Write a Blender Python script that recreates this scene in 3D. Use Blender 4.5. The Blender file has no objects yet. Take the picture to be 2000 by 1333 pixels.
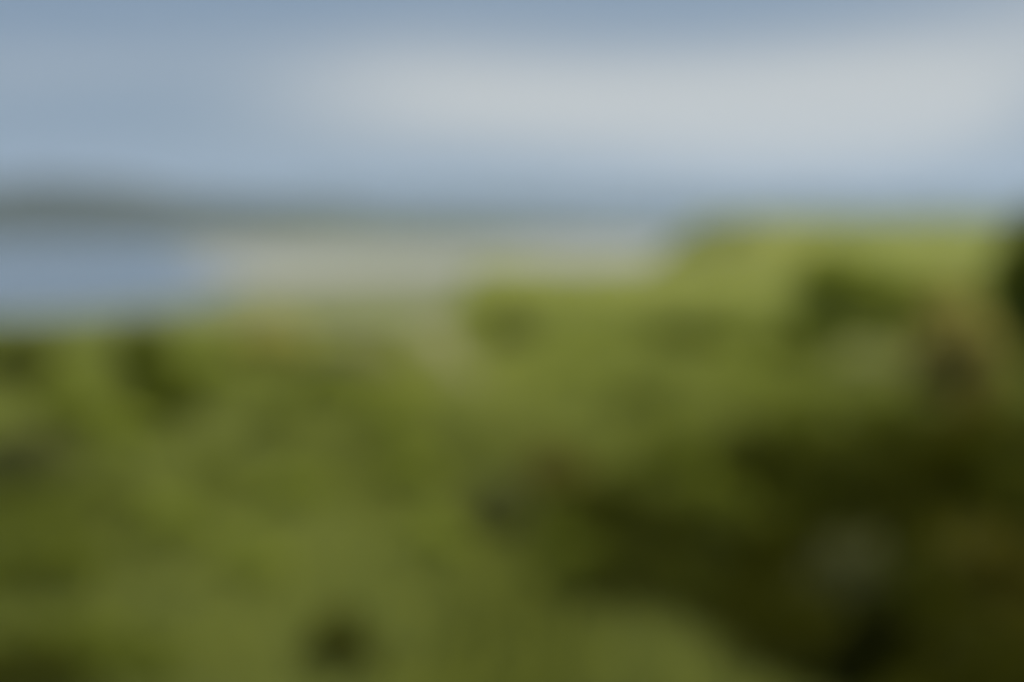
import bpy, math, random
import numpy as np
from math import radians as R

scene = bpy.context.scene
# ------------------------------------------------------------------ camera
EYE = 23.7            # eye height above the water, standing on the slope
PITCH = 4.65
cam_d = bpy.data.cameras.new("camera")
cam = bpy.data.objects.new("camera", cam_d)
scene.collection.objects.link(cam)
cam.location = (0, 0, EYE)
cam.rotation_euler = (R(90 - PITCH), 0, 0)
cam_d.sensor_width = 36.0
cam_d.lens = 50.0
cam_d.clip_start = 0.05
cam_d.clip_end = 60000
cam_d.dof.use_dof = True          # the photograph is wholly out of focus: lens set at arm's length
cam_d.dof.focus_distance = 0.60
cam_d.dof.aperture_fstop = 1.8
scene.camera = cam

# ------------------------------------------------------------------ light
SUN_EL, SUN_AZ = 60.0, 32.0       # azimuth from the view direction (+Y) towards +X
SUN_STR = 4.3
SKY_STR = 0.074
sun_d = bpy.data.lights.new("sun", 'SUN')
sun_d.energy = SUN_STR
sun_d.angle = R(3.0)
sun_d.color = (1.0, 0.955, 0.87)
sun = bpy.data.objects.new("sun", sun_d)
scene.collection.objects.link(sun)
sun.rotation_euler = (R(90 - SUN_EL), 0, R(180 - SUN_AZ))
sun.location = (0, 0, 200)

world = bpy.data.worlds.new("World")
scene.world = world
world.use_nodes = True
wt = world.node_tree
wt.nodes.clear()


def N(t, typ, **kw):
    n = t.nodes.new(typ)
    for k, v in kw.items():
        setattr(n, k, v)
    return n


def M(t, op, a, b=None, c=None, clamp=False):
    n = t.nodes.new("ShaderNodeMath")
    n.operation = op
    n.use_clamp = clamp
    for i, v in enumerate((a, b, c)):
        if v is None:
            continue
        if isinstance(v, (int, float)):
            n.inputs[i].default_value = v
        else:
            t.links.new(v, n.inputs[i])
    return n.outputs[0]


def mixcol(t, fac, a, b, mode='MIX'):
    n = t.nodes.new("ShaderNodeMix")
    n.data_type = 'RGBA'
    n.blend_type = mode
    for s, v in ((n.inputs[0], fac), (n.inputs[6], a), (n.inputs[7], b)):
        if isinstance(v, (int, float)):
            s.default_value = v
        elif isinstance(v, tuple):
            s.default_value = v if len(v) == 4 else (*v, 1)
        else:
            t.links.new(v, s)
    return n.outputs[2]


sky = N(wt, "ShaderNodeTexSky", sky_type='NISHITA', sun_disc=False)
sky.sun_elevation = R(SUN_EL)
sky.sun_rotation = R(SUN_AZ)
sky.air_density = 1.0
sky.dust_density = 0.5
sky.ozone_density = 1.0
geo = N(wt, "ShaderNodeTexCoord")
sep = N(wt, "ShaderNodeSeparateXYZ")
wt.links.new(geo.outputs['Generated'], sep.inputs[0])
az = M(wt, 'ARCTAN2', sep.outputs[0], sep.outputs[1])          # 0 straight ahead
el = M(wt, 'ARCSINE', sep.outputs[2])
# long flat cloud banks, stretched along the horizon
cmb = N(wt, "ShaderNodeCombineXYZ")
wt.links.new(M(wt, 'MULTIPLY', M(wt, 'SINE', az), 1.5), cmb.inputs[0])
wt.links.new(M(wt, 'MULTIPLY', M(wt, 'COSINE', az), 1.5), cmb.inputs[1])
wt.links.new(M(wt, 'MULTIPLY', el, 9.0), cmb.inputs[2])
nz = N(wt, "ShaderNodeTexNoise")
nz.inputs['Scale'].default_value = 1.6
nz.inputs['Detail'].default_value = 6
nz.inputs['Roughness'].default_value = 0.5
wt.links.new(cmb.outputs[0], nz.inputs['Vector'])


def bank(a0, e0, tilt, la, le):
    """a long cloud bank centred on azimuth a0, elevation e0 (radians)"""
    da = M(wt, 'SUBTRACT', az, a0)
    de = M(wt, 'SUBTRACT', el, M(wt, 'MULTIPLY_ADD', da, tilt, e0))
    q = M(wt, 'ADD', M(wt, 'POWER', M(wt, 'ABSOLUTE', M(wt, 'DIVIDE', da, la)), 4.0),
          M(wt, 'POWER', M(wt, 'ABSOLUTE', M(wt, 'DIVIDE', de, le)), 2.0))
    return M(wt, 'EXPONENT', M(wt, 'MULTIPLY', q, -1.0))


b1 = bank(0.085, 0.081, -0.035, 0.24, 0.036)
b2 = bank(0.42, 0.126, 0.22, 0.30, 0.046)
b3 = bank(-0.42, 0.103, 0.02, 0.22, 0.020)
noise_c = M(wt, 'MULTIPLY', M(wt, 'SUBTRACT', nz.outputs[0], 0.50), 0.7)
cov = M(wt, 'ADD', M(wt, 'MULTIPLY', b1, 1.25), M(wt, 'MULTIPLY', b2, 0.75))
cov = M(wt, 'ADD', cov, M(wt, 'MULTIPLY', b3, 0.30))
cov = M(wt, 'ADD', cov, noise_c)
cov = M(wt, 'MULTIPLY_ADD', cov, 0.85, 0.03, clamp=True)
sky_hsv = N(wt, "ShaderNodeHueSaturation")
sky_hsv.inputs['Saturation'].default_value = 0.95
wt.links.new(sky.outputs[0], sky_hsv.inputs['Color'])
veil = mixcol(wt, 0.80, sky_hsv.outputs[0], (2.4, 3.42, 4.95, 1))      # thin blue-grey cloud over the whole sky
cl = mixcol(wt, cov, veil, (7.6, 7.85, 7.85, 1))
bg = N(wt, "ShaderNodeBackground")
wt.links.new(cl, bg.inputs[0])
bg.inputs[1].default_value = SKY_STR
wo = N(wt, "ShaderNodeOutputWorld")
wt.links.new(bg.outputs[0], wo.inputs[0])

vs = scene.view_settings
vs.view_transform = 'Standard'
vs.look = 'None'
vs.gamma = 1.0
vs.use_curve_mapping = False
vs.exposure = 0.0
cy = scene.cycles
scene.render.engine = 'CYCLES'
cy.use_denoising = True
cy.use_adaptive_sampling = False
cy.max_bounces = 8
cy.transparent_max_bounces = 8
cy.volume_bounces = 1
cy.caustics_reflective = False
cy.caustics_refractive = False
cy.sample_clamp_indirect = 4.0

# ------------------------------------------------------------------ helpers
C = scene.collection
rng = np.random.default_rng(11)
random.seed(5)


def tag(o, label=None, cat=None, group=None, kind=None):
    if label: o['label'] = label
    if cat: o['category'] = cat
    if group: o['group'] = group
    if kind: o['kind'] = kind
    return o


def mesh_from(name, V, F, smooth=False):
    """V (n,3) floats; F (m,k) ints, all faces with k corners"""
    V = np.asarray(V, dtype=np.float32)
    F = np.asarray(F, dtype=np.int32)
    me = bpy.data.meshes.new(name)
    me.vertices.add(len(V))
    me.vertices.foreach_set("co", V.ravel())
    m, k = F.shape
    me.loops.add(m * k)
    me.loops.foreach_set("vertex_index", F.ravel())
    me.polygons.add(m)
    me.polygons.foreach_set("loop_start", np.arange(0, m * k, k, dtype=np.int32))
    me.polygons.foreach_set("loop_total", np.full(m, k, dtype=np.int32))
    if smooth:
        me.polygons.foreach_set("use_smooth", np.ones(m, dtype=bool))
    me.update(calc_edges=True)
    me.validate()
    return me


def add_attr(me, name, vals):
    a = me.attributes.new(name, 'FLOAT', 'POINT')
    a.data.foreach_set("value", np.asarray(vals, dtype=np.float32))


def link(name, me, mat=None, parent=None):
    o = bpy.data.objects.new(name, me)
    C.objects.link(o)
    if parent: o.parent = parent
    if mat and me is not None:
        if not me.materials:
            me.materials.append(None)
        o.material_slots[0].link = 'OBJECT'
        o.material_slots[0].material = mat
    return o


def ss(a, b, x):
    t = np.clip((np.asarray(x, float) - a) / (b - a), 0, 1)
    return t * t * (3 - 2 * t)


_g = np.random.default_rng(3).random((64, 64))


def vnoise(x, y):
    """smooth value noise, period 64"""
    x = np.asarray(x, float); y = np.asarray(y, float)
    xi = np.floor(x).astype(int); yi = np.floor(y).astype(int)
    fx = x - xi; fy = y - yi
    fx = fx * fx * (3 - 2 * fx); fy = fy * fy * (3 - 2 * fy)
    a = _g[xi % 64, yi % 64]; b = _g[(xi + 1) % 64, yi % 64]
    c = _g[xi % 64, (yi + 1) % 64]; d = _g[(xi + 1) % 64, (yi + 1) % 64]
    return (a * (1 - fx) + b * fx) * (1 - fy) + (c * (1 - fx) + d * fx) * fy - 0.5


def fbm(x, y, o=3):
    s = 0; a = 1.0
    for i in range(o):
        s = s + a * vnoise(x + 17.3 * i, y - 9.1 * i)
        x = x * 2.03; y = y * 2.03; a *= 0.5
    return s


# ------------------------------------------------------------------ materials
def new_mat(name):
    m = bpy.data.materials.new(name)
    m.use_nodes = True
    t = m.node_tree
    t.nodes.clear()
    out = N(t, "ShaderNodeOutputMaterial")
    return m, t, out


def noise(t, scale, detail=3, vec=None, rough=0.55):
    n = N(t, "ShaderNodeTexNoise")
    n.inputs['Scale'].default_value = scale
    n.inputs['Detail'].default_value = detail
    n.inputs['Roughness'].default_value = rough
    if vec is not None:
        t.links.new(vec, n.inputs['Vector'])
    return n.outputs[0]


def ramp(t, fac, stops):
    n = N(t, "ShaderNodeValToRGB")
    e = n.color_ramp.elements
    e[0].position, e[0].color = stops[0][0], (*stops[0][1], 1)
    e[1].position, e[1].color = stops[-1][0], (*stops[-1][1], 1)
    for p, c in stops[1:-1]:
        x = e.new(p); x.color = (*c, 1)
    t.links.new(fac, n.inputs[0])
    return n.outputs[0]


def mat_ground(name, stops, scale=0.35, fine=18.0, rough=0.95, bump=0.4, stretch=None, dry=None):
    m, t, out = new_mat(name)
    p = N(t, "ShaderNodeNewGeometry").outputs['Position']
    if stretch:
        mp = N(t, "ShaderNodeMapping")
        mp.inputs['Scale'].default_value = stretch
        t.links.new(p, mp.inputs['Vector']); p = mp.outputs[0]
    big = noise(t, scale, 4, p)
    small = noise(t, fine, 4, p)
    f = M(t, 'MULTIPLY_ADD', small, 0.35, M(t, 'MULTIPLY', big, 0.8))
    f = M(t, 'SUBTRACT', f, 0.08)
    col = ramp(t, f, stops)
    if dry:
        at = N(t, 'ShaderNodeAttribute'); at.attribute_name = 'dry'  # carries dry grass and also sunlight painted into the turf
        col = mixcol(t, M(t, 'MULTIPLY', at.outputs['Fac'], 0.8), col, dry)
    b = N(t, "ShaderNodeBsdfPrincipled")
    t.links.new(col, b.inputs['Base Color'])
    b.inputs['Roughness'].default_value = rough
    b.inputs['Specular IOR Level'].default_value = 0.1
    bp = N(t, "ShaderNodeBump")
    bp.inputs['Strength'].default_value = bump
    bp.inputs['Distance'].default_value = 0.05
    t.links.new(small, bp.inputs['Height'])
    t.links.new(bp.outputs[0], b.inputs['Normal'])
    t.links.new(b.outputs[0], out.inputs[0])
    return m


def mat_leaf(name, a, b_, trans=0.35, gloss=0.08, scale=2.2):
    """leaf colour runs from a to b with position and with each leaf's own value"""
    m, t, out = new_mat(name)
    p = N(t, "ShaderNodeNewGeometry").outputs['Position']
    at = N(t, "ShaderNodeAttribute"); at.attribute_name = "tone"
    f = M(t, 'ADD', M(t, 'MULTIPLY', at.outputs['Fac'], 0.55), M(t, 'MULTIPLY', noise(t, scale, 2, p), 0.55), clamp=True)
    col = mixcol(t, f, a, b_)
    d = N(t, "ShaderNodeBsdfDiffuse"); tr = N(t, "ShaderNodeBsdfTranslucent"); g = N(t, "ShaderNodeBsdfGlossy")
    t.links.new(col, d.inputs[0])
    t.links.new(mixcol(t, 0.5, col, (min(1, b_[0] * 1.5), min(1, b_[1] * 1.5), b_[2] * 0.6)), tr.inputs[0])
    g.inputs['Roughness'].default_value = 0.55
    g.inputs[0].default_value = (0.5, 0.5, 0.5, 1)
    m1 = N(t, "ShaderNodeMixShader"); m1.inputs[0].default_value = trans
    t.links.new(d.outputs[0], m1.inputs[1]); t.links.new(tr.outputs[0], m1.inputs[2])
    m2 = N(t, "ShaderNodeMixShader"); m2.inputs[0].default_value = gloss
    t.links.new(m1.outputs[0], m2.inputs[1]); t.links.new(g.outputs[0], m2.inputs[2])
    t.links.new(m2.outputs[0], out.inputs[0])
    return m


MAT = {}
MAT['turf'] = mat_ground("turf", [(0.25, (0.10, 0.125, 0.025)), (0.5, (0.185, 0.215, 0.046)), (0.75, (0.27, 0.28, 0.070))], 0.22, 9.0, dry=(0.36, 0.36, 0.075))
MAT['grass'] = mat_leaf("grass_blade", (0.072, 0.096, 0.020), (0.385, 0.41, 0.120), 0.4, 0.03, 0.35)
MAT['path'] = mat_ground("trodden_sand", [(0.2, (0.16, 0.15, 0.068)), (0.5, (0.235, 0.225, 0.110)), (0.8, (0.31, 0.30, 0.165))], 0.8, 24.0)
MAT['meadow'] = mat_ground("salt_meadow", [(0.25, (0.125, 0.145, 0.062)), (0.5, (0.185, 0.195, 0.088)), (0.8, (0.24, 0.235, 0.12))], 0.012, 0.4)
MAT['sand'] = mat_ground("wet_sand", [(0.2, (0.22, 0.225, 0.19)), (0.5, (0.30, 0.295, 0.24)), (0.8, (0.36, 0.35, 0.285))], 0.004, 0.12, rough=0.6)
MAT['hill'] = mat_ground("far_hill", [(0.25, (0.034, 0.044, 0.028)), (0.55, (0.055, 0.062, 0.032)), (0.8, (0.10, 0.10, 0.05))], 0.004, 0.05)
MAT['shore'] = mat_ground("far_shore", [(0.25, (0.10, 0.12, 0.035)), (0.55, (0.17, 0.185, 0.06)), (0.8, (0.25, 0.25, 0.09))], 0.006, 0.08)
MAT['bark'] = mat_ground("bark", [(0.2, (0.030, 0.024, 0.015)), (0.5, (0.065, 0.05, 0.032)), (0.8, (0.11, 0.09, 0.06))], 6.0, 40.0)
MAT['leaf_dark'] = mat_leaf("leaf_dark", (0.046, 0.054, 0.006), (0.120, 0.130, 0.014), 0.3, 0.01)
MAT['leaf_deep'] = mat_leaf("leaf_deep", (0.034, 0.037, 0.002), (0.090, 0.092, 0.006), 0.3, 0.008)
MAT['leaf_grey'] = mat_leaf("leaf_greyish", (0.10, 0.105, 0.045), (0.21, 0.215, 0.095), 0.3, 0.012)
MAT['leaf_mid'] = mat_leaf("leaf_mid", (0.105, 0.132, 0.016), (0.25, 0.28, 0.040), 0.4, 0.012)
MAT['leaf_green'] = mat_leaf("leaf_green", (0.135, 0.165, 0.030), (0.30, 0.33, 0.068), 0.4, 0.015)
MAT['leaf_olive'] = mat_leaf("leaf_olive", (0.080, 0.072, 0.006), (0.18, 0.16, 0.018), 0.3, 0.02)
MAT['leaf_brown'] = mat_leaf("leaf_brown", (0.25, 0.215, 0.078), (0.50, 0.44, 0.17), 0.5, 0.012)
MAT['leaf_bracken'] = mat_leaf("leaf_bracken", (0.20, 0.185, 0.045), (0.40, 0.37, 0.12), 0.35, 0.02)
MAT['leaf_thorn'] = mat_leaf("leaf_thorn", (0.20, 0.24, 0.045), (0.44, 0.48, 0.10), 0.45, 0.012)
MAT['leaf_russet'] = mat_leaf("leaf_russet", (0.13, 0.105, 0.022), (0.27, 0.225, 0.055), 0.35, 0.012)
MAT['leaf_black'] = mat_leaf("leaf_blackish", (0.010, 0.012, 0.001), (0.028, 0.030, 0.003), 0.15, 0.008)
MAT['leaf_dusky'] = mat_leaf("leaf_dusky", (0.12, 0.128, 0.042), (0.25, 0.26, 0.090), 0.35, 0.012)
MAT['leaf_yellow'] = mat_leaf("leaf_yellow", (0.36, 0.35, 0.11), (0.64, 0.61, 0.22), 0.4, 0.015)
MAT['leaf_pale'] = mat_leaf("leaf_pale", (0.25, 0.25, 0.13), (0.46, 0.45, 0.26), 0.35, 0.02)

# water
m, t, out = new_mat("estuary_water")
p = N(t, "ShaderNodeNewGeometry").outputs['Position']
b = N(t, "ShaderNodeBsdfPrincipled")
b.inputs['Base Color'].default_value = (0.13, 0.17, 0.21, 1)
b.inputs['Roughness'].default_value = 0.22
b.inputs['IOR'].default_value = 1.333
bp = N(t, "ShaderNodeBump"); bp.inputs['Strength'].default_value = 0.5; bp.inputs['Distance'].default_value = 0.6
t.links.new(noise(t, 0.25, 5, p), bp.inputs['Height'])
t.links.new(bp.outputs[0], b.inputs['Normal'])
t.links.new(b.outputs[0], out.inputs[0])
MAT['water'] = m

# ------------------------------------------------------------------ terrain
RP = np.array([(-60, 23.2), (0, 22), (27, 21.15), (45, 20.5), (60, 20.15), (90, 19.95), (118, 19.8), (140, 19.0), (200, 12.5), (300, 7), (450, 3), (560, 0.2), (700, -3)])
LP = np.array([(-60, 23.2), (0, 22), (27, 21.15), (45, 20.45), (55, 19.0), (70, 15.0), (100, 8), (160, 2), (240, 0.5), (300, -1.2), (700, -3)])


def ground(x, y):
    x = np.asarray(x, float); y = np.asarray(y, float)
    r = np.interp(y, RP[:, 0], RP[:, 1]); l = np.interp(y, LP[:, 0], LP[:, 1])
    brow = np.interp(y, [40, 120, 300], [-2.6, -4.6, -8.0])
    w = ss(-3.0, 1.5, x - brow)
    z = l * (1 - w) + r * w
    # the hill behind, rising on the right
    edge = ss(27, 40, x + 3 * vnoise(y * 0.05, 0.3))
    hill = ss(120, 235, y) * (1 - ss(290, 480, y)) * edge
    z = z + hill * (24.6 - np.interp(y, RP[:, 0], RP[:, 1])) * 0.98
    # gentle rise towards the right foreground, hummocks everywhere
    z = z + 0.9 * ss(4, 30, x) * ss(15, 60, y) * (1 - ss(90, 160, y))
    amp = 0.10 + 0.5 * ss(30, 120, y)
    z = z + amp * fbm(x * 0.22 + 5, y * 0.16, 3) + 0.06 * fbm(x * 1.1, y * 1.1 + 7, 2) * (1 - ss(60, 120, y))
    return z


def grid(name, xs, ys, zf, mat, smooth=True):
    X, Y = np.meshgrid(xs, ys)
    Z = zf(X, Y)
    V = np.stack([X.ravel(), Y.ravel(), Z.ravel()], 1)
    nx, ny = len(xs), len(ys)
    i = np.arange(nx * ny).reshape(ny, nx)
    F = np.stack([i[:-1, :-1].ravel(), i[:-1, 1:].ravel(), i[1:, 1:].ravel(), i[1:, :-1].ravel()], 1)
    return link(name, mesh_from(name, V, F, smooth), mat)


def graded(lo, hi, n, c, k):
    """n samples from lo to hi, denser near c"""
    u = np.linspace(-1, 1, n)
    s = np.sinh(u * k) / np.sinh(k)
    return np.where(s < 0, c + s * (c - lo), c + s * (hi - c))


water = grid("water", np.linspace(-14000, 14000, 40), np.linspace(-2000, 30000, 40), lambda x, y: x * 0, MAT['water'])
tag(water, kind="structure")
def dry_and_lit(x, y):
    """how yellow the grass is: sunlight painted on spur top and hill flank, plus dry worn patches"""
    d = ss(62, 92, y) * (1 - ss(128, 150, y)) * ss(-9, 0, x) * 0.95  # sunlit crest of the spur, put into the grass colour
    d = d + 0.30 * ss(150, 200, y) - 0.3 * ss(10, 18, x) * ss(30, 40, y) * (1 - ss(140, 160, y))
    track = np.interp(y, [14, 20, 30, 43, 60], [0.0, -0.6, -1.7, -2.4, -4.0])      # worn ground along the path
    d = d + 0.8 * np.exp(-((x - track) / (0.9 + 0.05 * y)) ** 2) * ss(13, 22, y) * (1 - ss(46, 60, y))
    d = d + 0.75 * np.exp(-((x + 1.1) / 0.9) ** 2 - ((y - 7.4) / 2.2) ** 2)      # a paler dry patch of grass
    d = d + 0.5 * ss(150, 190, y) * (1 - ss(38, 50, x))  # colour lift painted over the hill's shaded left flank
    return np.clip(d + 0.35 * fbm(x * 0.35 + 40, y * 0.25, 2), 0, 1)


land = grid("ground", graded(-420, 520, 320, 0, 3.4), graded(-60, 650, 340, 12, 3.6), ground, MAT['turf'])
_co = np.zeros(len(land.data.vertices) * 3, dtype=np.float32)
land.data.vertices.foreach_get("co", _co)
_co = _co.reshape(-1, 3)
add_attr(land.data, "dry", dry_and_lit(_co[:, 0], _co[:, 1]))  # dry patches together with the painted sun on crest and flank
tag(land, kind="structure")


def sheet(name, outline_l, outline_r, z, mat, cols=24, wob=0.05, amp=0.3):
    """a low flat between a left and a right bank given as (y, x) points"""
    ol = np.array(outline_l, float); orr = np.array(outline_r, float)
    ys = np.geomspace(max(ol[0, 0], 1), ol[-1, 0], 80)
    xl = np.interp(ys, ol[:, 0], ol[:, 1]); xr = np.interp(ys, orr[:, 0], orr[:, 1])
    xl = xl + (xr - xl) * wob * fbm(np.log(ys) * 9, ys * 0 + z, 3)
    V = []
    for j, y in enumerate(ys):
        for i in range(cols + 1):
            f = i / cols
            e = min(1, 6 * min(f, 1 - f), 8 * j / 79, 8 * (79 - j) / 79)
            x = xl[j] * (1 - f) + xr[j] * f
            V.append((x, y, (z + amp * 2.0 * float(fbm(x * 0.02, y * 0.012, 2)) * e) * max(0, min(1, e * 3)) - 0.12 * (1 - e)))
    i = np.arange(len(V)).reshape(80, cols + 1)
    F = np.stack([i[:-1, :-1].ravel(), i[:-1, 1:].ravel(), i[1:, 1:].ravel(), i[1:, :-1].ravel()], 1)
    o = link(name, mesh_from(name, V, F, True), mat)
    return tag(o, kind="structure")


sheet("sand_flat", [(560, -110), (640, -132), (760, -160), (1400, -300), (2300, -485)],
      [(560, 130), (1000, 330), (2300, 1000)], 0.30, MAT['sand'], amp=0.08, wob=0.16)
sheet("salt_meadow", [(225, -90), (300, -150), (345, -165), (375, -120), (440, -100), (560, -112), (680, -60)],
      [(225, 60), (680, 260)], 0.75, MAT['meadow'], amp=0.12)


sheet("marsh_strip", [(1560, -180), (1700, -345), (1980, -330), (2080, -150)], [(1560, -40), (1700, 20), (2080, 40)], 0.66, MAT['shore'], amp=0.08)


def ridge(name, xs, prof, y0, depth, mat, seed, rough=0.12, zbase=-2):
    """a hill with real depth: profile height along x, falling to the front and to the back"""
    xs = np.asarray(xs, float)
    vs_ = np.linspace(-1, 1, 25)
    h = np.interp(xs, [p[0] for p in prof], [p[1] for p in prof])
    V = []
    for v in vs_:
        s = max(0.0, 1 - abs(v) ** 1.6)
        for x, hh in zip(xs, h):
            y = y0 + v * depth
            n = float(fbm(x / depth * 3 + seed, y / depth * 3, 4))
            V.append((x, y, zbase + (hh - zbase) * s * (1 + rough * 2 * n)))
    nx = len(xs); i = np.arange(len(V)).reshape(25, nx)
    F = np.stack([i[:-1, :-1].ravel(), i[:-1, 1:].ravel(), i[1:, 1:].ravel(), i[1:, :-1].ravel()], 1)
    o = link(name, mesh_from(name, V, F, True), mat)
    return tag(o, kind="structure")


ridge("headland_hill", np.linspace(-4200, 350, 150), [(-4200, 150), (-2400, 148), (-1700, 142), (-1150, 132), (-850, 110), (-600, 78), (-250, 44), (100, 20), (350, -3)],
      3500, 760, MAT['hill'], 2.0)
ridge("distant_hill", np.linspace(-7000, 7500, 160), [(-7000, 290), (-3000, 290), (-1500, 305), (0, 310), (1500, 290), (3000, 255), (5000, 215), (7500, 185)],
      11200, 1400, MAT['hill'], 6.0, 0.08)
ridge("far_shore", np.linspace(-640, 1800, 160), [(-640, -3), (-540, 7), (-300, 11), (200, 9), (700, 10), (1200, 12), (1800, 14)],
      2560, 300, MAT['shore'], 9.0, 0.22)

# ------------------------------------------------------------------ footpath
pts = np.array([(0.30, 8.5), (0.28, 10.5), (0.16, 13.0), (-0.02, 15.8), (-0.45, 20), (-1.05, 25), (-1.65, 30), (-2.0, 36), (-2.4, 43), (-3.4, 52), (-6.5, 66), (-12, 90), (-20, 140), (-30, 225)])
tt = np.linspace(0, len(pts) - 1, 260)
px_ = np.interp(tt, np.arange(len(pts)), pts[:, 0]); py_ = np.interp(tt, np.arange(len(pts)), pts[:, 1])
k9 = np.ones(17) / 17
pxs = np.convolve(np.pad(px_, 8, 'edge'), k9, 'valid'); pys = np.convolve(np.pad(py_, 8, 'edge'), k9, 'valid')
tx = np.gradient(pxs); ty = np.gradient(pys); tl = np.hypot(tx, ty); nxv, nyv = ty / tl, -tx / tl
V = []
wid = np.interp(pys, [8, 12, 16, 22, 30, 60], [0.10, 0.14, 0.22, 0.45, 0.72, 0.9])
for j in range(len(pxs)):
    for i, f in enumerate(np.linspace(-1, 1, 7)):
        w = wid[j] * (1 + 0.35 * float(fbm(pys[j] * 0.7 + 31 * (f > 0), 2.2, 2)))
        x = pxs[j] + nxv[j] * f * w; y = pys[j] + nyv[j] * f * w
        V.append((x, y, float(ground(x, y)) + (0.035 if abs(f) < 0.9 else -0.03)))
i = np.arange(len(V)).reshape(-1, 7)
F = np.stack([i[:-1, :-1].ravel(), i[:-1, 1:].ravel(), i[1:, 1:].ravel(), i[1:, :-1].ravel()], 1)
path = tag(link("path", mesh_from("path", V, F, True), MAT['path']), kind="structure")


def near_path(x, y):
    d = np.full(np.shape(x), 1e9)
    for j in range(0, len(pxs), 2):
        d = np.minimum(d, np.hypot(x - pxs[j], (y - pys[j])) - wid[j])
    return d


# ------------------------------------------------------------------ grass
def blades(n, dmin, dmax, hmin, hmax, wid_):
    d = dmin * (dmax / dmin) ** rng.random(n)
    u = rng.uniform(-0.72, 0.72, n)
    x = u * d + rng.uniform(-0.6, 0.6, n); y = d
    keep = (near_path(x, y) > -0.35 * rng.random(n)) & (fbm(x * 0.8, y * 0.8, 2) + rng.random(n) * 0.9 > 0.0)
    x, y, d = x[keep], y[keep], d[keep]
    n = len(x)
    z = ground(x, y) - 0.02
    patch = 0.55 * fbm(x * 0.5 + 3, y * 0.2 + 8, 2) + 0.75 * fbm(x * 1.5 / (1 + y / 25) + 20, y * 0.16 + 4, 2)
    h = rng.uniform(hmin, hmax, n) * (1 + 0.7 * patch) * (1 + d / 60)
    w = wid_ * (0.6 + rng.random(n)) * (1 + d / 22)
    a = rng.uniform(0, 2 * math.pi, n); lean = rng.uniform(0.1, 0.7, n) * h; la = a + rng.normal(0, 0.8, n) + 1.57
    ca, sa = np.cos(a) * w, np.sin(a) * w
    lx, ly = np.cos(la) * lean, np.sin(la) * lean
    P = np.zeros((n, 5, 3))
    P[:, 0] = np.stack([x - ca, y - sa, z], 1); P[:, 1] = np.stack([x + ca, y + sa, z], 1)
    P[:, 2] = np.stack([x + ca * .7 + lx * .35, y + sa * .7 + ly * .35, z + h * .6], 1)
    P[:, 3] = np.stack([x - ca * .7 + lx * .35, y - sa * .7 + ly * .35, z + h * .6], 1)
    P[:, 4] = np.stack([x + lx, y + ly, z + h * 0.95], 1)
    k = np.arange(n)[:, None] * 5
    T = np.concatenate([k + [0, 1, 2], k + [0, 2, 3], k + [3, 2, 4]], 0)
    tone = np.clip(rng.random(n) * 0.4 + 0.25 + 1.5 * patch + 0.8 * dry_and_lit(x, y), 0, 1)
    return P.reshape(-1, 3), T, np.repeat(tone, 5)


Vg, Fg, Tg = [], [], []
off = 0
for args in ((135000, 3.6, 14, 0.10, 0.26, 0.006), (120000, 12, 50, 0.10, 0.30, 0.007), (52000, 45, 330, 0.12, 0.34, 0.007)):
    v, f, tn = blades(*args)
    Vg.append(v); Fg.append(f + off); Tg.append(tn); off += len(v)
gm = mesh_from("grass", np.concatenate(Vg), np.concatenate(Fg))
add_attr(gm, "tone", np.concatenate(Tg))
grass = tag(link("grass", gm, MAT['grass']), "rough green grass growing over the whole foreground slope", "grass", kind="stuff")

# ------------------------------------------------------------------ shrubs and trees
def tube(P0, P1, r0, r1, sides=6):
    P0 = np.array(P0, float); P1 = np.array(P1, float)
    d = P1 - P0; d = d / (np.linalg.norm(d) + 1e-9)
    a = np.cross(d, (0.3, 0.9, 0.2)); a /= np.linalg.norm(a); b_ = np.cross(d, a)
    V = []
    for P, r in ((P0, r0), (P1, r1)):
        for k in range(sides):
            t_ = 2 * math.pi * k / sides
            V.append(P + r * (math.cos(t_) * a + math.sin(t_) * b_))
    F = [(k, (k + 1) % sides, sides + (k + 1) % sides, sides + k) for k in range(sides)]
    return V, F


def stem_mesh(name, lobes, rs, trunk=None):
    V, F = [], []

    def add(p0, p1, r0, r1):
        v, f = tube(p0, p1, r0, r1)
        o = len(V); V.extend(v); F.extend([tuple(i + o for i in q) for q in f])
    if trunk:
        base = (0, 0, -0.04); mid = (0.03, -0.02, trunk * 0.55); top = (-0.02, 0.03, trunk)
        add(base, mid, 0.085, 0.062); add(mid, top, 0.062, 0.05)
    for c, r in lobes:
        if trunk:
            p0 = np.array((-0.02, 0.03, trunk * rs.uniform(0.8, 1.0)))
        else:
            p0 = np.array((c[0] * 0.15, c[1] * 0.15, -0.04))
        c = np.array(c); mid = p0 + (c - p0) * 0.5 + rs.normal(0, 0.04, 3)
        add(p0, mid, 0.030, 0.022); add(mid, c, 0.022, 0.012)
        for k in range(3):
            e = c + rs.normal(0, 1, 3) * r * 0.55
            add(c, e, 0.012, 0.005)
    return mesh_from(name, V, F)


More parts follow.
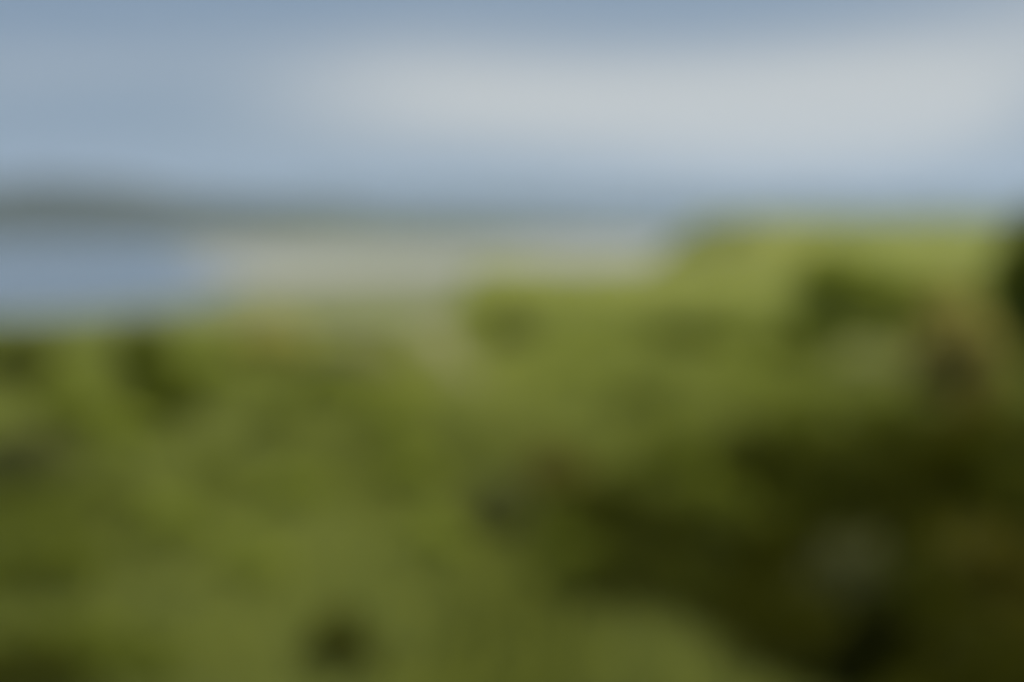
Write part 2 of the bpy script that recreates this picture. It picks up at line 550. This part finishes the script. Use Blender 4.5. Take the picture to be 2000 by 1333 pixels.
def foliage_mesh(name, lobes, n, size, rs, aspect=1.9, hollow=0.3):
    """leaf-sized faces scattered through the lobes' volume, thick at the skin, with gaps"""
    vol = np.array([np.prod(r) for c, r in lobes]) ** 0.75
    pick = rs.choice(len(lobes), n, p=vol / vol.sum())
    Cc = np.array([c for c, r in lobes])[pick]; Rr = np.array([r for c, r in lobes])[pick]
    d = rs.normal(0, 1, (n, 3)); d /= np.linalg.norm(d, axis=1)[:, None]
    rad = (hollow + (1 - hollow) * rs.random(n) ** 0.6)
    bump = 1 + 0.30 * np.sin(d[:, 0] * 7 + pick * 2.1) * np.sin(d[:, 1] * 6 + pick) + 0.2 * np.sin(d[:, 2] * 9 + pick * 1.3)
    sp = rs.random(n) < 0.14
    rad = rad * bump * np.where(sp, 1.32, 1.0)
    P = Cc + d * Rr * rad[:, None]
    P[:, 2] = np.abs(P[:, 2]) + 0.005
    nrm = d * 0.55 + rs.normal(0, 0.6, (n, 3)) + (0, 0, 0.25)
    nrm /= np.linalg.norm(nrm, axis=1)[:, None]
    a = np.cross(nrm, rs.normal(0, 1, (n, 3))); a /= np.linalg.norm(a, axis=1)[:, None]
    b_ = np.cross(nrm, a)
    s = size * (0.6 + 0.8 * rs.random(n))[:, None]
    Q = np.zeros((n, 4, 3))
    Q[:, 0] = P - a * s * aspect * 0.5
    Q[:, 1] = P + b_ * s * 0.5 + nrm * s * 0.12
    Q[:, 2] = P + a * s * aspect * 0.5 - nrm * s * 0.2
    Q[:, 3] = P - b_ * s * 0.5 + nrm * s * 0.12
    k = np.arange(n)[:, None] * 4
    F = np.concatenate([k + [0, 1, 2], k + [0, 2, 3]], 0)
    me = mesh_from(name, Q.reshape(-1, 3), F)
    add_attr(me, "tone", np.repeat(np.clip(rs.random(n) * 0.8 + 0.2 * bump - 0.1, 0, 1), 4))
    return me


def bush_lobes(rs, n=9, low=False):
    L = [((0, 0, 0.45), (0.62, 0.62, 0.46))]
    for k in range(n):
        a = 2 * math.pi * k / n + rs.uniform(-.4, .4); q = rs.uniform(0.35, 0.68)
        r = rs.uniform(0.26, 0.42)
        z = rs.uniform(0.22, 0.62) if not low else rs.uniform(0.2, 0.42)
        L.append(((math.cos(a) * q, math.sin(a) * q, z), (r, r, r * rs.uniform(0.75, 1.0))))
    return L


def tree_lobes(rs, n=13):
    L = [((0, 0, 0.60), (0.55, 0.55, 0.30))]
    for k in range(n):
        a = 2.4 * k + rs.uniform(-.4, .4); q = rs.uniform(0.25, 0.66)
        z = rs.uniform(0.34, 0.86); q *= 1.0 - 0.6 * max(0, z - 0.55) / 0.45
        r = rs.uniform(0.24, 0.38)
        L.append(((math.cos(a) * q, math.sin(a) * q, z), (r, r, r * 0.55)))
    return L


BUSH = []
for s in range(6):
    rs = np.random.default_rng(100 + s)
    L = bush_lobes(rs, 8 + s % 3, low=s % 2 == 1)
    BUSH.append((foliage_mesh("foliage", L, 7500, 0.050 + 0.007 * (s % 3), rs), stem_mesh("stem", L, rs)))
TREE = []
for s in range(3):
    rs = np.random.default_rng(200 + s)
    L = tree_lobes(rs)
    TREE.append((foliage_mesh("crown", L, 9000, 0.045, rs), stem_mesh("trunk", L, rs, trunk=0.36)))

FPX = 50.0 / 36.0 * 2000


def place(px, D):
    """ground point at distance D in the direction of that column of the view"""
    x = D * (px - 1000) / FPX
    return x, D, float(ground(x, D))


def shrub(name, px, D, w, h, mat, var, label, cat="shrub", group=None, rot=0.0, depth=None):
    x, y, z = place(px, D)
    e = bpy.data.objects.new(name, None)
    C.objects.link(e)
    e.empty_display_size = 0.2
    e.location = (x, y, z - 0.02); e.rotation_euler = (0, 0, rot)
    e.scale = (w / 2, (depth or w) / 2, h)
    tag(e, label, cat, group)
    f, s = BUSH[var % len(BUSH)]
    link("foliage", f, MAT[mat], e)
    link("stem", s, MAT['bark'], e)
    return e


def tree(name, px, D, w, h, mat, var, label, cat="tree", group=None, rot=0.0):
    x, y, z = place(px, D)
    e = bpy.data.objects.new(name, None)
    C.objects.link(e)
    e.location = (x, y, z - 0.03); e.rotation_euler = (0, 0, rot)
    e.scale = (w / 2, w / 2, h)
    tag(e, label, cat, group)
    f, s = TREE[var % len(TREE)]
    link("crown", f, MAT[mat], e)
    link("trunk", s, MAT['bark'], e)
    return e


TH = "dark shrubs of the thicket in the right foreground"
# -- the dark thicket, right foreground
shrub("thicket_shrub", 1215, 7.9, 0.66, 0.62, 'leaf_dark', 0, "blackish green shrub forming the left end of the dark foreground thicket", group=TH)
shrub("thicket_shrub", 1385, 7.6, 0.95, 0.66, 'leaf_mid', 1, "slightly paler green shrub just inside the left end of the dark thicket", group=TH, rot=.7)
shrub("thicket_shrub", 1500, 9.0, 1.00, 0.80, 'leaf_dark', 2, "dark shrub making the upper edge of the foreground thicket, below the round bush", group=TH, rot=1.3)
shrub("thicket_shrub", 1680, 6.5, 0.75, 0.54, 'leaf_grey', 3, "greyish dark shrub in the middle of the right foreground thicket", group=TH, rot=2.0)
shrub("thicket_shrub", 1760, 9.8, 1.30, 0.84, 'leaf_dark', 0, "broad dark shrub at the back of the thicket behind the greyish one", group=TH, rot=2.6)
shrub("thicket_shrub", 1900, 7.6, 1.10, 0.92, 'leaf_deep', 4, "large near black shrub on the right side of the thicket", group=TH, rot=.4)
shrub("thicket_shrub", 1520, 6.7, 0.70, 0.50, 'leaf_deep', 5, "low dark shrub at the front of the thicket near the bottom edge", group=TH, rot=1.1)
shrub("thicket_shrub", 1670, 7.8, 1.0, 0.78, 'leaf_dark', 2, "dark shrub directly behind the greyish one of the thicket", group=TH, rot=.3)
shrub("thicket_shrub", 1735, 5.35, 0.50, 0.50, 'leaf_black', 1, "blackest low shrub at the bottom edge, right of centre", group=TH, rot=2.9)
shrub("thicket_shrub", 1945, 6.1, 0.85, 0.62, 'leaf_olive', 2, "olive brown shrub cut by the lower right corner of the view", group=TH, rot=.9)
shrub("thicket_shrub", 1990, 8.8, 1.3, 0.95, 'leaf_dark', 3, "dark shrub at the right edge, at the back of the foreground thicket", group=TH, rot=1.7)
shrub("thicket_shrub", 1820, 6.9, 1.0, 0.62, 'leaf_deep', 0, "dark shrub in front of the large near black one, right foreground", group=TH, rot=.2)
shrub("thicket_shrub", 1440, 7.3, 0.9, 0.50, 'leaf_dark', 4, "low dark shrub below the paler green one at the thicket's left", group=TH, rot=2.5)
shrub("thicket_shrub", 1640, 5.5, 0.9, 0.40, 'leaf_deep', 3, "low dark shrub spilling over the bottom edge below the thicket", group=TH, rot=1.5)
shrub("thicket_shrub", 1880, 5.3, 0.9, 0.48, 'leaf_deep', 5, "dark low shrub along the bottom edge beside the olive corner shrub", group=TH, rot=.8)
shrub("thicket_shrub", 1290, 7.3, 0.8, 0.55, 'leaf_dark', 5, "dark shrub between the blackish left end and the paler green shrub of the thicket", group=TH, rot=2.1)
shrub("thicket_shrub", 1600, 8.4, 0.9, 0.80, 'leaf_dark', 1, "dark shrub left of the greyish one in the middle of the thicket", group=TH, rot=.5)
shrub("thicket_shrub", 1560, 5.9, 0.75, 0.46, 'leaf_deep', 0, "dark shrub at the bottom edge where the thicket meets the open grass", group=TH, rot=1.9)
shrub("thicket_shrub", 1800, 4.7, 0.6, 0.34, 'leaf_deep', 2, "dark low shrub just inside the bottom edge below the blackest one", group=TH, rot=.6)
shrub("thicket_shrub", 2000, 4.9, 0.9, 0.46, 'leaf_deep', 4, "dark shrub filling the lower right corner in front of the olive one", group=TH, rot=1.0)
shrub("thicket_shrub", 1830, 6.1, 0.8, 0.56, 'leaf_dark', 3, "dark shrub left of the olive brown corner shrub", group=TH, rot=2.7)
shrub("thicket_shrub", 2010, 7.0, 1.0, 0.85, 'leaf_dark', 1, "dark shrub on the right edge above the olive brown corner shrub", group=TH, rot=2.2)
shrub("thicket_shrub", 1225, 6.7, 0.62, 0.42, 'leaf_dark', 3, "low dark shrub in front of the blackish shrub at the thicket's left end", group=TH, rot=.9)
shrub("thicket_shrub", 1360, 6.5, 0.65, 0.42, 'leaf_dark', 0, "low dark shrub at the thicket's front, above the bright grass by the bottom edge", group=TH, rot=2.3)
TE = "green shrubs fringing the dark thicket"
shrub("fringe_shrub", 1110, 8.3, 0.65, 0.42, 'leaf_mid', 4, "mid green shrub just left of the blackish end of the thicket", group=TE, rot=.2)
shrub("fringe_shrub", 1140, 7.1, 0.55, 0.34, 'leaf_mid', 2, "low green shrub in front of the thicket's left end", group=TE, rot=1.2)
shrub("fringe_shrub", 1330, 10.6, 0.95, 0.55, 'leaf_mid', 3, "green shrub on the thicket's upper edge near its left end", group=TE, rot=2.0)
shrub("fringe_shrub", 1560, 11.4, 1.2, 0.60, 'leaf_mid', 5, "green shrub along the middle of the thicket's upper edge", group=TE, rot=2.8)
shrub("fringe_shrub", 1740, 12.0, 1.1, 0.62, 'leaf_mid', 1, "green shrub on the thicket's upper edge left of the brown bracken", group=TE, rot=.7)
# -- brown growth on the right
BR = "brown bracken on the right slope"
shrub("bracken_clump", 1830, 36.0, 3.0, 1.7, 'leaf_bracken', 3, "olive brown bracken high on the slope beside the dark right hand tree", "bracken", BR, .2)
shrub("bracken_clump", 1870, 17.0, 1.25, 1.45, 'leaf_brown', 1, "reddish brown bracken between the round bush and the dark right hand tree", "bracken", BR, 1.2)
shrub("bracken_clump", 1905, 12.0, 1.0, 0.80, 'leaf_russet', 5, "darkest brown bracken directly above the foreground thicket", "bracken", BR, 2.2)
# -- trees on the right
tree("evergreen_tree", 2040, 18.0, 2.0, 2.5, 'leaf_mid', 0, "tall dark evergreen cut off by the right edge of the view", rot=.5)
tree("thorn_tree", 1655, 31.0, 3.7, 2.2, 'leaf_thorn', 1, "round dark green tree standing alone on the bright right hand slope", rot=1.0)
shrub("slope_shrub", 1560, 24.0, 1.6, 0.75, 'leaf_mid', 4, "dark shrub at the lower left foot of the lone round tree", group="shrubs on the right hand slope", rot=.6)
shrub("slope_shrub", 1340, 30.0, 2.0, 0.75, 'leaf_mid', 2, "low dark shrub in mid slope below the brightest strip of grass", group="shrubs on the right hand slope", rot=1.9)
shrub("slope_shrub", 985, 46.0, 2.0, 1.1, 'leaf_thorn', 0, "green shrub at the right side of the pale sandy path on the brow", group="shrubs on the right hand slope", rot=.3)
shrub("slope_shrub", 1000, 31.0, 1.5, 0.8, 'leaf_grey', 3, "grey green shrub right of the path, below the shrub on the brow", group="shrubs on the right hand slope", rot=.3)
shrub("hilltop_shrub", 1440, 242.0, 6.0, 1.4, 'leaf_thorn', 1, "dark shrub on the left shoulder of the right hand hilltop", rot=.8)
# -- left side
LS = "shrubs along the left brow above the water"
shrub("brow_shrub", 20, 19.0, 1.25, 0.75, 'leaf_dark', 2, "dark shrub cut by the left edge just below the water", group=LS, rot=.1)
shrub("brow_shrub", 275, 21.0, 1.0, 0.95, 'leaf_mid', 4, "dark green upright shrub on the left brow below the water", group=LS, rot=1.4)
shrub("brow_shrub", 325, 14.5, 0.85, 0.85, 'leaf_mid', 0, "deep green shrub in front of the upright one on the left brow", group=LS, rot=2.4)
shrub("gorse_bush", 525, 25.0, 1.9, 0.90, 'leaf_yellow', 1, "yellow tinged gorse bush on the brow, left of the pale path", "gorse", rot=.4)
shrub("dry_shrub", 690, 22.5, 1.9, 0.66, 'leaf_pale', 3, "dry greyish shrub on the brow between the gorse and the path", rot=1.0)
shrub("foreground_shrub", 35, 11.0, 1.1, 0.55, 'leaf_dusky', 5, "greyish dark low shrub at the left edge, halfway down the slope", group="low shrubs in the left foreground", rot=.3)
shrub("foreground_shrub", 110, 5.5, 1.1, 0.42, 'leaf_mid', 1, "dark low shrub filling the lower left corner", group="low shrubs in the left foreground", rot=1.8)
shrub("foreground_shrub", 655, 5.6, 0.40, 0.40, 'leaf_deep', 3, "small dark shrub at the bottom edge left of centre", group="low shrubs in the left foreground", rot=2.2)
shrub("foreground_shrub", 430, 10.6, 0.55, 0.32, 'leaf_mid', 0, "faint deep green low shrub in the middle of the left grass", group="low shrubs in the left foreground", rot=.9)
shrub("foreground_shrub", 10, 5.2, 0.8, 0.42, 'leaf_dark', 4, "darkest shrub right in the lower left corner of the view", group="low shrubs in the left foreground", rot=2.6)
shrub("foreground_shrub", 70, 8.6, 0.9, 0.40, 'leaf_mid', 0, "green shrub at the left edge below the greyish dark one", group="low shrubs in the left foreground", rot=1.1)
shrub("foreground_shrub", 40, 7.0, 0.8, 0.36, 'leaf_mid', 2, "green shrub at the left edge just above the dark corner", group="low shrubs in the left foreground", rot=.5)
shrub("bracken_clump", 1085, 10.2, 0.6, 0.42, 'leaf_russet', 4, "small brown bracken between the pathside shrub and the dark thicket", "bracken", rot=1.3)
shrub("pathside_shrub", 985, 9.0, 0.65, 0.42, 'leaf_dusky', 2, "grey green shrub left of the dark thicket, by the brown path", rot=1.6)

# -- low green bushes scattered through the grass; the photograph tells none of them apart
LB = "low green bushes on the left slope"
RB = "low bushes on the right slope"
for px, D, w, h, mat, var, grp, lab in [
    (140, 15.0, .9, .60, 'leaf_thorn', 0, LB, "low green bush between the left edge and the pair of dark green brow shrubs"),
    (420, 19.0, 1.0, .62, 'leaf_thorn', 1, LB, "low green bush below and left of the yellow gorse"),
    (240, 12.5, .8, .50, 'leaf_thorn', 2, LB, "low green bush just below the pair of dark green brow shrubs"),
    (520, 13.2, .9, .55, 'leaf_green', 3, LB, "deeper green low bush in the grass well below the yellow gorse"),
    (640, 17.5, 1.1, .60, 'leaf_thorn', 4, LB, "low green bush below the dry greyish shrub on the brow"),
    (760, 14.0, .8, .50, 'leaf_thorn', 5, LB, "low green bush left of the pale path's lower end"),
    (180, 9.2, .7, .42, 'leaf_green', 0, LB, "deeper green low bush right of the left edge shrubs in the foreground"),
    (560, 9.6, .6, .40, 'leaf_thorn', 2, LB, "low green bush beside the faint deep green shrub in the left grass"),
    (330, 8.2, .6, .36, 'leaf_thorn', 4, LB, "low green bush in the pale left foreground grass, left of its brightest patch"),
    (800, 10.6, .6, .42, 'leaf_thorn', 1, LB, "low green bush left of the grey green pathside shrub"),
    (470, 7.3, .55, .34, 'leaf_thorn', 3, LB, "low green bush in the brightest patch of left foreground grass"),
    (840, 8.0, .5, .34, 'leaf_thorn', 5, LB, "low green bush in open grass below the grey green pathside shrub"),
    (1120, 20.0, 1.2, .5, 'leaf_thorn', 0, RB, "low green bush on the right slope nearest the pale path"),
    (1260, 16.0, 1.0, .5, 'leaf_green', 2, RB, "deeper green low bush on the slope above the thicket's left end"),
    (1480, 19.0, 1.2, .5, 'leaf_thorn', 3, RB, "low green bush below the shrub at the lone round tree's foot"),
    (1180, 38.0, 2.0, .6, 'leaf_thorn', 5, RB, "low green bush just below the brightest strip of grass, near its left"),
    (1440, 52.0, 2.4, .7, 'leaf_thorn', 1, RB, "low green bush at the right end of the brightest strip of grass"),
    (1700, 22.0, 1.4, .5, 'leaf_pale', 4, RB, "pale greyish bush below the lone round tree, left of the brown bracken"),
    (1620, 15.5, 1.0, .5, 'leaf_green', 0, RB, "deeper green low bush on the slope above the middle of the thicket")]:
    shrub("low_bush", px, D, w, h, mat, var, lab, "bush", grp, rot=px * 0.37)

# ------------------------------------------------------------------ air
m, t, out = new_mat("haze")
pv = N(t, "ShaderNodeVolumePrincipled")
pv.inputs['Color'].default_value = (0.66, 0.82, 1.0, 1)
pv.inputs['Density'].default_value = 0.00007
pv.inputs['Anisotropy'].default_value = 0.2
t.links.new(pv.outputs[0], out.inputs['Volume'])
x0, x1, y0, y1, z0, z1 = -14500, 14500, -2500, 30500, -6.0, 365.0
V = [(x, y, z) for z in (z0, z1) for y in (y0, y1) for x in (x0, x1)]
F = [(0, 2, 3, 1), (4, 5, 7, 6), (0, 1, 5, 4), (2, 6, 7, 3), (0, 4, 6, 2), (1, 3, 7, 5)]
hz = tag(link("haze", mesh_from("haze", V, F), None), "pale haze in the air over the estuary", "haze", kind="stuff")
hz.data.materials.append(m)
